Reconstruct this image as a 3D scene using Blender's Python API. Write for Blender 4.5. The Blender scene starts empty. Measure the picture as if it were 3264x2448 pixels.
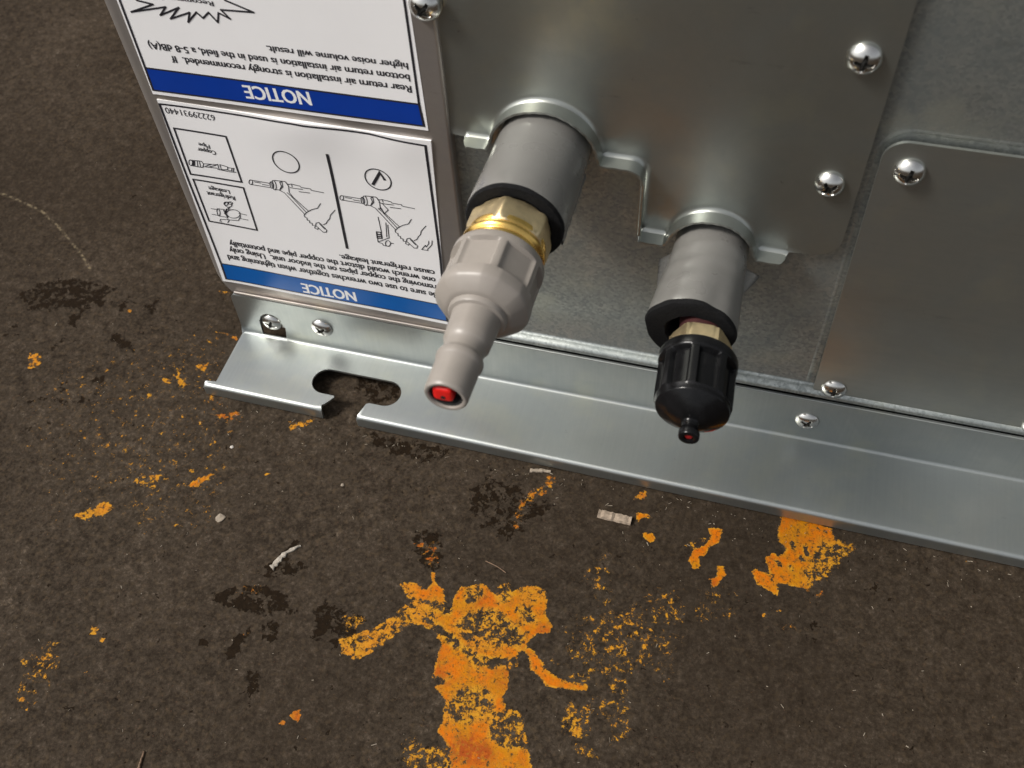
import bpy, bmesh, math, random
import numpy as np
from mathutils import Vector, Matrix
from mathutils.geometry import delaunay_2d_cdt

random.seed(7); rng = np.random.default_rng(7)
scene = bpy.context.scene
COL = scene.collection

# ------------------------------------------------------------------ camera, sky, sun, exposure
RM = np.array([[0.96395696, 0.26209465, -0.04575334],
               [-0.18553126, 0.78544242, 0.59047299],
               [0.19069643, -0.56070188, 0.80575944]])      # world -> camera
FPX = 3225.27 / 3264.0
CAM = np.array([0.0, -0.23, 0.3368])
GZ = 0.0005                                                  # ground level
cam = bpy.data.cameras.new('camera'); camo = bpy.data.objects.new('camera', cam); COL.objects.link(camo)
cam.sensor_width = 36.0; cam.sensor_fit = 'HORIZONTAL'; cam.lens = 36.0 * FPX
cam.clip_start = 0.005; cam.clip_end = 50.0
camo.matrix_world = Matrix.Translation(Vector(CAM)) @ Matrix(RM.T.tolist()).to_4x4()
cam.dof.use_dof = True; cam.dof.focus_distance = 0.35; cam.dof.aperture_fstop = 19.0
scene.camera = camo

SUN_DIR = Vector((-0.62, -0.30, 0.78)).normalized()          # towards the sun
w = bpy.data.worlds.new('World'); scene.world = w; w.use_nodes = True
nt = w.node_tree; bg = nt.nodes['Background']
sky = nt.nodes.new('ShaderNodeTexSky'); sky.sky_type = 'NISHITA'; sky.sun_disc = False
sky.sun_elevation = math.asin(SUN_DIR.z); sky.sun_rotation = math.atan2(SUN_DIR.x, SUN_DIR.y)
sky.air_density = 1.0; sky.dust_density = 4.0; sky.ozone_density = 1.0
hs = nt.nodes.new('ShaderNodeHueSaturation'); hs.inputs['Saturation'].default_value = 0.22
nt.links.new(sky.outputs[0], hs.inputs['Color']); nt.links.new(hs.outputs[0], bg.inputs[0])
bg.inputs[1].default_value = 0.085
sl = bpy.data.lights.new('sun', 'SUN'); so = bpy.data.objects.new('sun', sl); COL.objects.link(so)
sl.energy = 2.1; sl.angle = math.radians(14); sl.color = (1.0, 0.95, 0.88)
so.rotation_euler = SUN_DIR.to_track_quat('Z', 'Y').to_euler()
scene.view_settings.view_transform = 'Standard'; scene.view_settings.look = 'None'
scene.view_settings.exposure = 0.66; scene.view_settings.gamma = 1.0

# ------------------------------------------------------------------ helpers
S = 3264 / 2212.0
def ray(u, v):                                               # picture position (2212 wide) -> direction
    d = np.array([(u * S - 1632) / (FPX * 3264), -(v * S - 1224) / (FPX * 3264), -1.0])
    return RM.T @ d
def at(u, v, ax, val):
    d = ray(u, v); return CAM + (val - CAM[ax]) / d[ax] * d
def zm(ox, oy, sc):                                          # tracing crops
    return lambda x, y: ((ox + x * sc) / S, (oy + y * sc) / S)

def link(name, me, mat=None, parent=None):
    o = bpy.data.objects.new(name, me); COL.objects.link(o)
    if mat is not None: me.materials.append(mat)
    if parent is not None: o.parent = parent
    return o
def mesh(name, V, F, smooth=True, sharp=None):
    me = bpy.data.meshes.new(name); me.from_pydata([tuple(map(float, v)) for v in V], [], [tuple(map(int, f)) for f in F]); me.update()
    if smooth: me.polygons.foreach_set('use_smooth', [True] * len(me.polygons))
    if sharp: me.set_sharp_from_angle(angle=math.radians(sharp))
    return me
def clean(me, sharp=None):
    bm = bmesh.new(); bm.from_mesh(me); bmesh.ops.remove_doubles(bm, verts=bm.verts, dist=1e-7)
    bmesh.ops.recalc_face_normals(bm, faces=bm.faces); bm.to_mesh(me); bm.free()
    if sharp: me.set_sharp_from_angle(angle=math.radians(sharp))
    return me
def tag(o, label=None, cat=None, group=None, kind=None):
    if label: o['label'] = label
    if cat: o['category'] = cat
    if group: o['group'] = group
    if kind: o['kind'] = kind
    return o

def inpoly(P, poly):
    x, y = P[:, 0], P[:, 1]; r = np.zeros(len(P), bool); n = len(poly)
    for i in range(n):
        x1, y1 = poly[i]; x2, y2 = poly[(i + 1) % n]
        if y1 == y2: continue
        c = ((y1 > y) != (y2 > y)) & (x < (x2 - x1) * (y - y1) / (y2 - y1) + x1)
        r ^= c
    return r
def segdist(P, poly, closed=True):
    d = np.full(len(P), 1e9); n = len(poly)
    for i in range(n if closed else n - 1):
        a = np.array(poly[i], float); b = np.array(poly[(i + 1) % n], float); ab = b - a
        L = ab @ ab
        t = np.clip(((P - a) @ ab) / (L if L > 0 else 1), 0, 1)
        d = np.minimum(d, np.hypot(*(P - a - t[:, None] * ab).T))
    return d
def dense(poly, step, closed=True):
    out = []; n = len(poly)
    for i in range(n if closed else n - 1):
        a = np.array(poly[i], float); b = np.array(poly[(i + 1) % n], float)
        k = max(1, int(math.ceil(np.hypot(*(b - a)) / step)))
        for j in range(k): out.append(a + (b - a) * j / k)
    if not closed: out.append(np.array(poly[-1], float))
    return out
def arc(cx, cy, r, a0, a1, n):
    return [(cx + r * math.cos(math.radians(a0 + (a1 - a0) * i / n)), cy + r * math.sin(math.radians(a0 + (a1 - a0) * i / n))) for i in range(n + 1)]

def sheet(name, outline, holes, inner, mapf, th, flip=False, sharp=None):
    """flat sheet cut from an outline (mm), mapped to space by mapf, with thickness th on its back"""
    loops = [np.array(outline, float)] + [np.array(h, float) for h in holes]
    pts = []; edges = []
    for lp in loops:
        b = len(pts); n = len(lp); pts += [tuple(p) for p in lp]; edges += [(b + i, b + (i + 1) % n) for i in range(n)]
    nb = len(pts)
    if len(inner):
        Q = np.array(inner, float); ok = inpoly(Q, loops[0])
        for h in loops[1:]: ok &= ~inpoly(Q, h)
        for lp in loops: ok &= segdist(Q, lp) > 0.06
        pts += [tuple(q) for q in Q[ok]]
    r = delaunay_2d_cdt([Vector(p) for p in pts], edges, [], 0, 1e-5)
    P = np.array([tuple(v) for v in r[0]]); T = np.array([tuple(f) for f in r[2]])
    c = P[T].mean(1); ok = inpoly(c, loops[0])
    for h in loops[1:]: ok &= ~inpoly(c, h)
    T = T[ok]
    V = mapf(P)
    a, b, c3 = V[T[:, 0]], V[T[:, 1]], V[T[:, 2]]; nn = np.cross(b - a, c3 - a)
    if flip: T = T[:, ::-1]; nn = -nn
    N = np.zeros_like(V)
    for k in range(3): np.add.at(N, T[:, k], nn)
    N /= (np.linalg.norm(N, axis=1)[:, None] + 1e-20)
    B = V - N * th; n = len(V)
    ec = {}
    for t in T:
        for k in range(3): ec[(t[k], t[(k + 1) % 3])] = 1
    rim = [e for e in ec if (e[1], e[0]) not in ec]
    VV = [V, B]; F = [tuple(t) for t in T] + [tuple(t[::-1] + n) for t in T]
    rv = sorted({i for e in rim for i in e}); ix = {q: i for i, q in enumerate(rv)}; m = len(rv)
    VV += [V[rv], B[rv]]; o = 2 * n
    F += [(o + ix[e[1]], o + ix[e[0]], o + m + ix[e[0]], o + m + ix[e[1]]) for e in rim]
    return mesh(name, np.vstack(VV), F, True, sharp)

def box_me(name, x0, x1, y0, y1, z0, z1, bev=0.0):
    bm = bmesh.new(); bmesh.ops.create_cube(bm, size=1)
    for v in bm.verts: v.co = ((x0 + x1) / 2 + v.co.x * (x1 - x0), (y0 + y1) / 2 + v.co.y * (y1 - y0), (z0 + z1) / 2 + v.co.z * (z1 - z0))
    if bev: bmesh.ops.bevel(bm, geom=bm.edges[:], offset=bev, segments=2, affect='EDGES', profile=0.5)
    me = bpy.data.meshes.new(name); bm.to_mesh(me); bm.free(); return me

# ------------------------------------------------------------------ materials
class NT:
    def __init__(s, name):
        s.m = bpy.data.materials.new(name); s.m.use_nodes = True; s.t = s.m.node_tree
        s.b = s.t.nodes['Principled BSDF']; s.tc = s.t.nodes.new('ShaderNodeTexCoord')
    def n(s, typ, **kw):
        nd = s.t.nodes.new(typ)
        for k, v in kw.items():
            if k in nd.inputs: nd.inputs[k].default_value = v
            else: setattr(nd, k, v)
        return nd
    def l(s, a, b): s.t.links.new(a, b)
    def noise(s, scale, detail=4, rough=.55, vec=None, sc=None, dist=0.0):
        nd = s.n('ShaderNodeTexNoise'); nd.inputs['Scale'].default_value = scale; nd.inputs['Detail'].default_value = detail
        nd.inputs['Roughness'].default_value = rough; nd.inputs['Distortion'].default_value = dist
        v = vec or s.tc.outputs['Object']
        if sc:
            mp = s.n('ShaderNodeMapping'); mp.inputs['Scale'].default_value = sc; s.l(v, mp.inputs[0]); v = mp.outputs[0]
        s.l(v, nd.inputs['Vector']); return nd.outputs['Fac']
    def ramp(s, fac, stops):
        r = s.n('ShaderNodeValToRGB'); e = r.color_ramp.elements
        while len(e) < len(stops): e.new(.5)
        for i, (p, c) in enumerate(stops):
            e[i].position = p; e[i].color = (*c, 1) if isinstance(c, tuple) else (c, c, c, 1)
        s.l(fac, r.inputs[0]); return r.outputs[0]
    def mix(s, fac, a, b, mode='MIX'):
        m = s.n('ShaderNodeMix'); m.data_type = 'RGBA'; m.blend_type = mode
        for k, q in ((0, fac), (6, a), (7, b)):
            if hasattr(q, 'links'): s.l(q, m.inputs[k])
            elif isinstance(q, tuple): m.inputs[k].default_value = (*q, 1)
            else: m.inputs[k].default_value = q
        return m.outputs[2]
    def math(s, op, a, b=0.0, c=None, clamp=False):
        m = s.n('ShaderNodeMath'); m.operation = op; m.use_clamp = clamp
        for i, q in enumerate((a, b) if c is None else (a, b, c)):
            if hasattr(q, 'links'): s.l(q, m.inputs[i])
            else: m.inputs[i].default_value = q
        return m.outputs[0]
    def sstep(s, v, lo, hi):
        m = s.n('ShaderNodeMapRange'); m.interpolation_type = 'SMOOTHSTEP'
        s.l(v, m.inputs[0]); m.inputs[1].default_value = lo; m.inputs[2].default_value = hi; return m.outputs[0]
    def bump(s, h, dist, strength=1.0):
        b = s.n('ShaderNodeBump'); b.inputs['Distance'].default_value = dist; b.inputs['Strength'].default_value = strength
        s.l(h, b.inputs['Height']); s.l(b.outputs[0], s.b.inputs['Normal'])
    def set(s, **kw):
        for k, v in kw.items():
            i = s.b.inputs[k.replace('_', ' ')]
            if hasattr(v, 'links'): s.l(v, i)
            elif isinstance(v, tuple): i.default_value = (*v, 1)
            else: i.default_value = v
        return s.m

def zinc(name, c0, c1, r0, r1, spangle=0.0, streak=None, metallic=0.9, bumpd=0.00003):
    k = NT(name)
    big = k.noise(30, 3); mid = k.noise(260, 5, .6)
    fac = k.math('ADD', k.math('MULTIPLY', big, .6), k.math('MULTIPLY', mid, .4))
    if spangle:
        v = k.n('ShaderNodeTexVoronoi'); v.inputs['Scale'].default_value = 1000; k.l(k.tc.outputs['Object'], v.inputs['Vector'])
        wv = k.noise(900, 3); sp = k.math('MULTIPLY', k.n('ShaderNodeSeparateColor').outputs[0], 1)
        sc = k.t.nodes[-2] if False else None
        sepc = [n for n in k.t.nodes if n.bl_idname == 'ShaderNodeSeparateColor'][0]; k.l(v.outputs['Color'], sepc.inputs[0])
        spx = k.math('ADD', k.math('MULTIPLY', sepc.outputs[0], .55), k.math('MULTIPLY', wv, .45))
        fac = k.math('ADD', k.math('MULTIPLY', fac, 1 - spangle), k.math('MULTIPLY', spx, spangle))
    if streak:
        st = k.noise(1.0, 4, .6, sc=streak)
        fac = k.math('ADD', k.math('MULTIPLY', fac, .55), k.math('MULTIPLY', st, .45))
    col = k.ramp(fac, [(.25, c0), (.75, c1)])
    # handling film: broad cool and warm blotches, stretched smudges
    bl = k.noise(38, 5, .6, dist=.6); col = k.mix(k.math('MULTIPLY', k.sstep(bl, .38, .64), .45), col, tuple(c * q for c, q in zip(c0, (.86, .90, .95))))
    wm = k.noise(55, 4, .6); col = k.mix(k.math('MULTIPLY', k.sstep(wm, .5, .72), .4), col, tuple(c * q for c, q in zip(c1, (1.04, 1.02, .90))))
    sm_ = k.sstep(k.noise(1.0, 4, .65, sc=(70, 260, 300)), .66, .76); col = k.mix(k.math('MULTIPLY', sm_, .22), col, tuple(c * .35 for c in c0))
    # scattered dark specks and scuffs
    sp = k.sstep(k.noise(420, 2, .5), .74, .80)
    col = k.mix(k.math('MULTIPLY', sp, .35), col, (.12, .11, .10))
    ro = k.math('ADD', k.ramp(fac, [(.25, r1), (.75, r0)]), k.math('MULTIPLY', k.math('SUBTRACT', bl, .5), .22))
    wob = k.math('MULTIPLY', k.noise(26, 2, .5), 9.0)
    k.bump(k.math('ADD', fac, wob), bumpd, .6)
    return k.set(Base_Color=col, Roughness=ro, Metallic=metallic)

M = {}
M['rail'] = zinc('zinc_rail', (.36, .378, .366), (.45, .468, .45), .36, .45, streak=(900, 30, 40), metallic=.93)
M['cover'] = zinc('zinc_cover', (.36, .375, .345), (.45, .462, .425), .30, .38, streak=(120, 120, 120), metallic=.92)
M['access'] = zinc('zinc_access', (.35, .36, .33), (.45, .455, .42), .32, .42, streak=(25, 400, 420), metallic=.90)
M['post'] = zinc('zinc_post', (.335, .300, .275), (.40, .365, .335), .40, .50, metallic=.74)
M['back'] = zinc('zinc_back', (.25, .272, .262), (.52, .548, .525), .40, .54, spangle=.7, metallic=.88, bumpd=.00006)
def simple(name, col, rough, metallic=0.0, var=.12, sc=200, bumpd=0.0, coat=0.0, spec=.5):
    k = NT(name); n = k.noise(sc, 5, .6)
    c = k.ramp(n, [(.3, tuple(x * (1 - var) for x in col)), (.7, tuple(min(1, x * (1 + var)) for x in col))])
    if bumpd: k.bump(n, bumpd, .8)
    r = k.ramp(k.noise(sc * .7, 3), [(.3, max(0, rough - .06)), (.7, min(1, rough + .06))])
    k.set(Base_Color=c, Roughness=r, Metallic=metallic, Coat_Weight=coat); k.b.inputs['Specular IOR Level'].default_value = spec
    k.b.inputs['Coat Roughness'].default_value = .18
    return k.m
M['screw'] = simple('screw_plating', (.66, .65, .62), .21, 1.0, .06, 500)
M['recess_shade'] = simple('screw_recess_shade', (.10, .095, .085), .5, .8, .2, 500)  # darkened plating: the shade inside the cross slots put into the colour
M['brass'] = simple('brass', (.74, .60, .36), .46, 1.0, .10, 450, .00002)
M['gold'] = simple('polished_brass', (.86, .56, .16), .24, 1.0, .10, 300)
M['copper'] = simple('copper_tube', (.55, .22, .14), .35, 1.0)
M['foam'] = simple('black_foam', (.007, .007, .0075), .95, 0, .5, 1500, .0002, spec=.2)
M['sleeve'] = simple('grey_vinyl_wrap', (.168, .163, .152), .30, 0.0, .05, 120, .00001, coat=.35)
M['greycap'] = simple('grey_nylon', (.258, .232, .206), .38, 0, .06, 150, .00001)
M['blackcap'] = simple('black_nylon', (.006, .006, .0065), .20, 0, .3, 300, .00001, spec=.22)
M['red'] = simple('red_plastic', (.70, .015, .012), .35, 0, .08)
M['redd'] = simple('dark_red_sealant', (.30, .010, .010), .5, 0, .3)
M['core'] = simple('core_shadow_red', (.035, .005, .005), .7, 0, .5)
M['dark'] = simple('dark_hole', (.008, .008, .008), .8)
M['paper'] = simple('label_paper', (.87, .86, .86), .42, 0, .012, 60, coat=.2)
M['ink'] = simple('black_ink', (.018, .017, .022), .45, 0, .1)
M['blue_a'] = simple('blue_ink', (.0025, .036, .28), .45, 0, .05, 80, spec=.25)
M['blue_b'] = simple('blue_ink_sheen', (.001, .095, .36), .32, 0, .05, 80, coat=.2, spec=.35)  # same blue ink, lightened so the colour itself carries a reflected sheen
M['white'] = simple('white_print', (.82, .82, .82), .4, 0, .01)
M['wood'] = simple('weathered_wood', (.27, .21, .155), .8, 0, .35, 700, .0002)
M['bark'] = simple('pale_bark', (.50, .46, .41), .85, 0, .3, 900, .0002)
M['splinter'] = simple('grey_splinter', (.31, .275, .23), .9, 0, .4, 1200, .0003)
M['stone'] = simple('tan_stone', (.25, .205, .155), .8, 0, .25, 600, .0002)
M['grit'] = simple('pale_grit', (.27, .23, .175), .7, 0, .4, 900)
M['twig'] = simple('brown_twig', (.16, .10, .06), .8, 0, .3, 900)

# ------------------------------------------------------------------ the ground
def axis_pts(lo, hi, step, far):
    a = list(np.arange(lo, hi, step)); out = []; d = step
    p = lo
    while p > -far: d *= 1.35; p -= d; out.insert(0, p)
    q = a[-1]; d = step
    while q < far: d *= 1.35; q += d; a.append(q)
    return np.array(out + a)
gx = axis_pts(-.34, .14, .0008, 6.0); gy = axis_pts(-.20, .17, .0008, 6.0)
nx, ny = len(gx), len(gy)
X, Y = np.meshgrid(gx, gy); GP = np.stack([X.ravel(), Y.ravel()], 1)
att = {k: np.zeros(len(GP), np.float32) for k in ('paint', 'rust', 'stain', 'scratch')}
def gpt(p): q = at(p[0], p[1], 2, GZ); return (q[0], q[1])
def mark(kind, val, pts, crop=None, soft=.0016):
    poly = [gpt(crop(*p) if crop else p) for p in pts]; A = np.array(poly)
    lo = A.min(0) - .004; hi = A.max(0) + .004
    ii = np.where((GP[:, 0] > lo[0]) & (GP[:, 0] < hi[0]) & (GP[:, 1] > lo[1]) & (GP[:, 1] < hi[1]))[0]
    if not len(ii): return
    P = GP[ii]; d = segdist(P, poly); d = np.where(inpoly(P, poly), d, -d)
    t = np.clip((d + soft * .5) / soft, 0, 1); t = t * t * (3 - 2 * t)
    if val < 0: att[kind][ii] = np.maximum(0, att[kind][ii] * (1 - t) + t * (-val) )   # replace inside
    else: att[kind][ii] = np.maximum(att[kind][ii], t * val)
z6 = zm(900, 1700, .5425); z7 = zm(1900, 1450, .5123); z5 = zm(0, 800, .5424); z8 = zm(0, 1700, .4521); z3 = zm(600, 900, .45208)
# orange figure in front
mark('paint', .87, [(870,230),(905,225),(900,290),(955,330),(965,430),(985,440),(1010,370),(1050,310),(1100,310),(1160,290),(1210,310),(1250,360),(1290,290),(1330,290),(1350,340),(1440,300),(1540,330),(1560,390),(1545,470),(1590,545),(1570,590),(1500,590),(1460,620),(1420,690),(1385,690),(1390,780),(1335,800),(1335,900),(1300,960),(1320,1030),(1390,1040),(1420,1110),(1445,1250),(1470,1400),(1430,1480),(1340,1560),(1210,1500),(1080,1590),(995,1490),(975,1250),(905,1170),(945,1090),(955,1000),(900,900),(880,850),(900,770),(930,640),(880,570),(790,530),(700,540),(650,610),(560,640),(510,710),(420,740),(350,700),(330,620),(440,590),(560,545),(650,490),(690,440),(780,390),(730,340),(690,290),(790,290),(850,330),(875,290)], z6)
for v, q in ((-.66, [(330,620),(440,590),(560,545),(650,490),(690,440),(780,390),(900,380),(960,440),(880,520),(780,530),(650,610),(510,710),(420,740),(350,700)]), (-.70, [(1380,310),(1540,320),(1560,400),(1400,420)]), (-.68, [(1060,600),(1300,640),(1300,700),(1120,690)]), (-.50, [(1040,500),(1130,440),(1260,440),(1350,520),(1430,590),(1400,680),(1240,640),(1060,600),(1000,540)]),
             (-.52, [(1080,320),(1160,310),(1190,360),(1120,420),(1070,400)]), (-.5, [(1255,300),(1330,300),(1360,370),(1280,420),(1250,380)]),
             (-.54, [(1370,440),(1450,430),(1510,520),(1420,540)]),
             (-.60, [(1030,920),(1150,890),(1260,960),(1240,1100),(1100,1120),(960,1110),(950,1000)]), (-.50, [(1230,1050),(1390,1050),(1450,1270),(1330,1270),(1200,1200)]),
             (-.60, [(340,600),(460,580),(520,640),(440,690),(370,680)]), (-.72, [(690,300),(790,300),(800,380),(740,390)]),
             (-.42, [(840,500),(900,510),(1050,640),(1130,700),(1000,670),(880,560)]), (-.46, [(1060,690),(1200,720),(1380,740),(1390,790),(1230,790),(1120,760),(1200,830),(1140,800)]),
             (-.25, [(870,850),(980,850),(930,890),(880,890)]), (-.1, [(950,470),(985,470),(985,330),(965,320)])):
    mark('paint', v, q, z6, .003)
mark('paint', .50, [(705,1230),(760,1190),(860,1250),(990,1250),(990,1480),(870,1520),(760,1460),(700,1380)], z6, .004)
mark('paint', .45, [(780,1110),(830,1095),(890,1140),(840,1160)], z6)
mark('paint', .86, [(1410,680),(1460,670),(1520,740),(1540,790),(1600,830),(1680,870),(1760,880),(1805,900),(1790,930),(1680,920),(1560,900),(1510,850),(1460,800),(1450,740)], z6)
mark('paint', .52, [(1660,840),(1740,800),(1860,780),(1850,840),(1780,880)], z6, .003)
mark('paint', .46, [(1560,730),(1690,740),(1680,770),(1580,790)], z6, .003)
mark('paint', .50, [(1650,620),(1740,640),(1730,690),(1670,690)], z6, .003)
mark('paint', .40, [(1600,560),(1820,540),(2080,380),(2212,380),(2212,800),(2060,820),(1900,830),(1700,760)], z6, .006)
mark('paint', .40, [(1700,490),(1900,470),(2000,560),(1850,620)], z6, .006)
mark('paint', .50, [(1640,1030),(1700,980),(1760,1030),(1830,950),(1910,960),(1910,1010),(1810,1070),(1820,1190),(1700,1220),(1640,1180)], z6, .003)
mark('paint', -.1, [(1835,985),(1880,985),(1870,1015),(1835,1020)], z6, .002)
mark('paint', .46, [(1690,1220),(1790,1230),(1870,1320),(1800,1330),(1700,1300)], z6, .003)
mark('paint', .36, [(1860,90),(1930,90),(1950,400),(1900,430),(1780,320),(1760,250)], z6, .004)
mark('paint', .40, [(1900,820),(2060,780),(2060,1200),(1920,1250),(1880,1000)], z6, .006)
mark('rust', 1., [(980,1220),(1050,1180),(1130,1180),(1210,1240),(1260,1300),(1200,1350),(1080,1360),(985,1320)], z6, .004)
mark('rust', .7, [(880,780),(930,700),(960,800),(1000,860),(900,920)], z6, .006)
mark('rust', .6, [(1240,780),(1340,790),(1335,930),(1250,900)], z6, .006)
mark('rust', .6, [(1130,400),(1200,360),(1170,460),(1100,470)], z6, .005)
mark('rust', .7, [(1490,520),(1590,550),(1560,600),(1490,580)], z6, .003)
# orange by the rail
mark('paint', .85, [(1145,380),(1300,390),(1470,460),(1500,540),(1560,560),(1580,620),(1480,690),(1440,740),(1370,780),(1320,840),(1240,820),(1140,800),(1130,880),(1060,840),(1000,800),(960,720),(1000,705),(1090,750),(1040,640),(1100,600),(1130,630),(1190,590),(1130,540),(1130,470)], z7)
mark('paint', -.56, [(1390,520),(1500,540),(1600,560),(1590,640),(1500,720),(1320,840),(1290,740),(1350,650)], z7, .006)
mark('paint', .50, [(1370,490),(1560,520),(1625,560),(1610,640),(1500,700),(1400,640)], z7, .004)
for q in ([(1205,540),(1225,540),(1240,580),(1215,580)], [(1285,560),(1310,570),(1330,630),(1300,630)], [(1260,620),(1275,625),(1300,660),(1280,660)], [(1110,650),(1130,655),(1155,695),(1135,690)], [(1195,680),(1215,690),(1220,720),(1200,710)], [(1365,600),(1390,620),(1385,650),(1365,640)]):
    mark('paint', -.05, q, z7, .0012)
mark('paint', .97, [(700,455),(790,460),(770,540),(700,580),(680,630),(640,635),(650,700),(600,720),(575,640),(600,590),(680,560),(710,510)], z7)
mark('paint', .52, [(540,570),(580,530),(640,540),(600,590)], z7); mark('paint', .5, [(640,515),(690,515),(690,550),(660,550)], z7)
mark('paint', .97, [(750,685),(800,700),(812,745),(770,790),(760,820),(720,820),(700,770),(750,760)], z7); mark('rust', .7, [(690,740),(750,750),(750,820),(700,820)], z7)
mark('paint', .95, [(245,355),(330,370),(340,390),(290,395),(260,420)], z7); mark('paint', .95, [(275,480),(300,480),(360,490),(370,530),(330,550)], z7)
mark('paint', .62, [(270,220),(325,220),(310,280),(215,290)], z7); mark('rust', .6, [(260,220),(325,220),(310,290),(260,280)], z7)
mark('paint', .36, [(0,600),(60,600),(120,1000),(240,1100),(200,1400),(150,1659),(0,1659)], z7, .006)
mark('paint', .41, [(280,830),(560,830),(560,1060),(400,1090),(300,1060)], z7, .006)
mark('paint', .40, [(60,1010),(200,1040),(220,1110),(130,1110)], z7, .004)
mark('paint', .34, [(560,800),(900,850),(860,1050),(600,1060)], z7, .008)
mark('paint', .37, [(330,1060),(560,1060),(480,1420),(380,1420)], z7, .008)
mark('paint', .46, [(1270,920),(1390,840),(1440,860),(1350,920),(1290,970)], z7, .003); mark('rust', .9, [(1250,830),(1450,830),(1450,980),(1250,980)], z7, .004)
mark('paint', .40, [(1130,1060),(1270,1040),(1280,1130),(1150,1100)], z7, .003); mark('rust', .9, [(1120,1030),(1300,1030),(1300,1150),(1120,1150)], z7, .004)
mark('paint', .8, [(1025,985),(1055,985),(1050,1020),(1030,1015)], z7, .001); mark('paint', .7, [(1100,965),(1150,965),(1145,980),(1105,980)], z7, .001)
mark('stain', .40, [(1260,1080),(1400,1010),(1420,1110),(1360,1190),(1280,1130)], z7, .003)
mark('stain', .38, [(1650,820),(1760,790),(1780,900),(1680,880)], z7, .003)
# yellow flecks left of the rail
for v, q in ((.58,[(410,1560),(550,1500),(620,1460),(690,1510),(600,1560),(480,1580)]), (.60,[(780,1325),(830,1340),(860,1375),(930,1380),(860,1395),(800,1370)]), (.55,[(870,1320),(940,1300),(945,1350),(880,1370)]),
             (.75,[(1090,1385),(1150,1340),(1250,1296),(1260,1315),(1150,1395)]), (.66,[(1075,1265),(1140,1285),(1130,1310)]), (.60,[(630,1270),(665,1320),(645,1335)]), (.52,[(480,1320),(590,1315),(590,1340)]),
             (.60,[(1030,680),(1068,690),(1058,740),(1110,780),(1080,820),(1040,780)]), (.60,[(1150,670),(1240,645),(1205,715),(1160,700)]), (.9,[(740,345),(775,345),(765,370)]), (.62,[(1290,470),(1400,505),(1395,530),(1310,490)]),
             (.56,[(1220,225),(1360,235),(1340,262)]), (.55,[(160,600),(250,600),(240,680),(160,695)]), (.7,[(1165,1000),(1195,1000),(1192,1035),(1170,1030)]), (.5,[(940,740),(1010,740),(1010,790),(950,790)]), (.5,[(360,1250),(440,1180),(450,1200),(370,1260)]),
             (.65,[(610,1130),(655,1130),(640,1165)]), (.65,[(660,1185),(690,1185),(685,1215)]), (.7,[(1540,1310),(1600,1300),(1560,1325)]), (.62,[(790,1460),(810,1460),(808,1510),(790,1500)]), (.5,[(1250,960),(1420,940),(1390,1000),(1260,990)]), (.48,[(1690,1000),(1850,985),(1840,1020),(1700,1060)]), (.52,[(860,830),(890,830),(885,870),(860,870)])):
    mark('paint', v + .12, q, z5, .0022)
mark('rust', .8, [(1230,860),(1420,860),(1420,1010),(1230,1010)], z5, .006); mark('rust', .8, [(1290,470),(1410,470),(1410,540),(1290,540)], z5, .006)
mark('paint', .27, [(420,1150),(760,560),(1300,420),(1440,980),(1280,1659),(760,1659)], z5, .012)
mark('paint', .225, [(60,900),(420,560),(900,600),(1100,1300),(500,1659),(300,1659)], z5, .02)
mark('paint', .66, [(635,650),(700,645),(685,720),(640,725)], z8, .0015); mark('paint', .8, [(705,740),(740,740),(735,765),(710,765)], z8, .001)
mark('paint', .70, [(115,1180),(160,1140),(190,1160),(165,1195)], z8, .0015); mark('paint', .7, [(165,1240),(205,1240),(190,1265)], z8, .001); mark('paint', .75, [(590,965),(620,970),(610,990)], z8, .001)
mark('paint', .40, [(110,890),(300,780),(430,700),(440,960),(330,1060),(240,1250),(110,1200)], z8, .006)
mark('paint', .99, [(2038,1285),(2070,1245),(2115,1240),(2125,1300),(2105,1340),(2060,1310)], z8, .0008); mark('paint', .97, [(1965,1330),(2000,1310),(2025,1340),(1990,1362)], z8, .0008); mark('rust', .6, [(1950,1230),(2140,1230),(2140,1370),(1950,1370)], z8, .002)
mark('paint', .45, [(1700,700),(1780,660),(1790,720),(1720,740)], z8, .002); mark('rust', .9, [(1560,630),(1820,630),(1820,900),(1560,900)], z8, .004)
# dark stains
for v, q in ((.56,[(90,260),(260,170),(420,160),(640,190),(680,220),(600,330),(500,350),(440,460),(390,440),(400,350),(180,350)]), (.80,[(650,470),(720,490),(800,590),(740,580),(650,530)]), (.66,[(690,380),(715,290),(770,260),(745,330),(710,385)]), (.75,[(850,320),(930,290),(890,380)]),
             (.6,[(0,490),(130,485),(130,500),(40,505)]), (.62,[(290,540),(380,520),(330,590),(290,600)]), (.54,[(480,740),(620,730),(600,800),(480,790)]), (.48,[(80,870),(550,850),(540,890),(100,890)]), (.55,[(100,1070),(190,1010),(200,1040),(130,1080)]), (.52,[(60,430),(160,410),(150,450),(60,460)]), (.55,[(340,780),(390,760),(410,840),(350,860)])):
    mark('stain', v, q, z5, .004)
for v, q in ((.62,[(1860,240),(1990,130),(2090,40),(2115,60),(2010,160),(2212,230),(2150,270),(1940,320),(1870,300)]), (.56,[(1500,420),(1700,370),(1860,350),(2050,450),(2080,560),(1900,600),(1700,560),(1500,480)]), (.68,[(1590,800),(1640,750),(1760,660),(1780,720),(1700,800),(1680,870),(1600,890)]),
             (.58,[(1830,640),(1960,620),(1970,760),(1830,740)]), (.62,[(1740,960),(1830,950),(1830,1130),(1750,1140)]), (.8,[(1385,745),(1430,745),(1490,785),(1400,795)]), (.8,[(1755,1130),(1775,1130),(1770,1220),(1760,1220)])):
    mark('stain', v, q, z8, .003)
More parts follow.
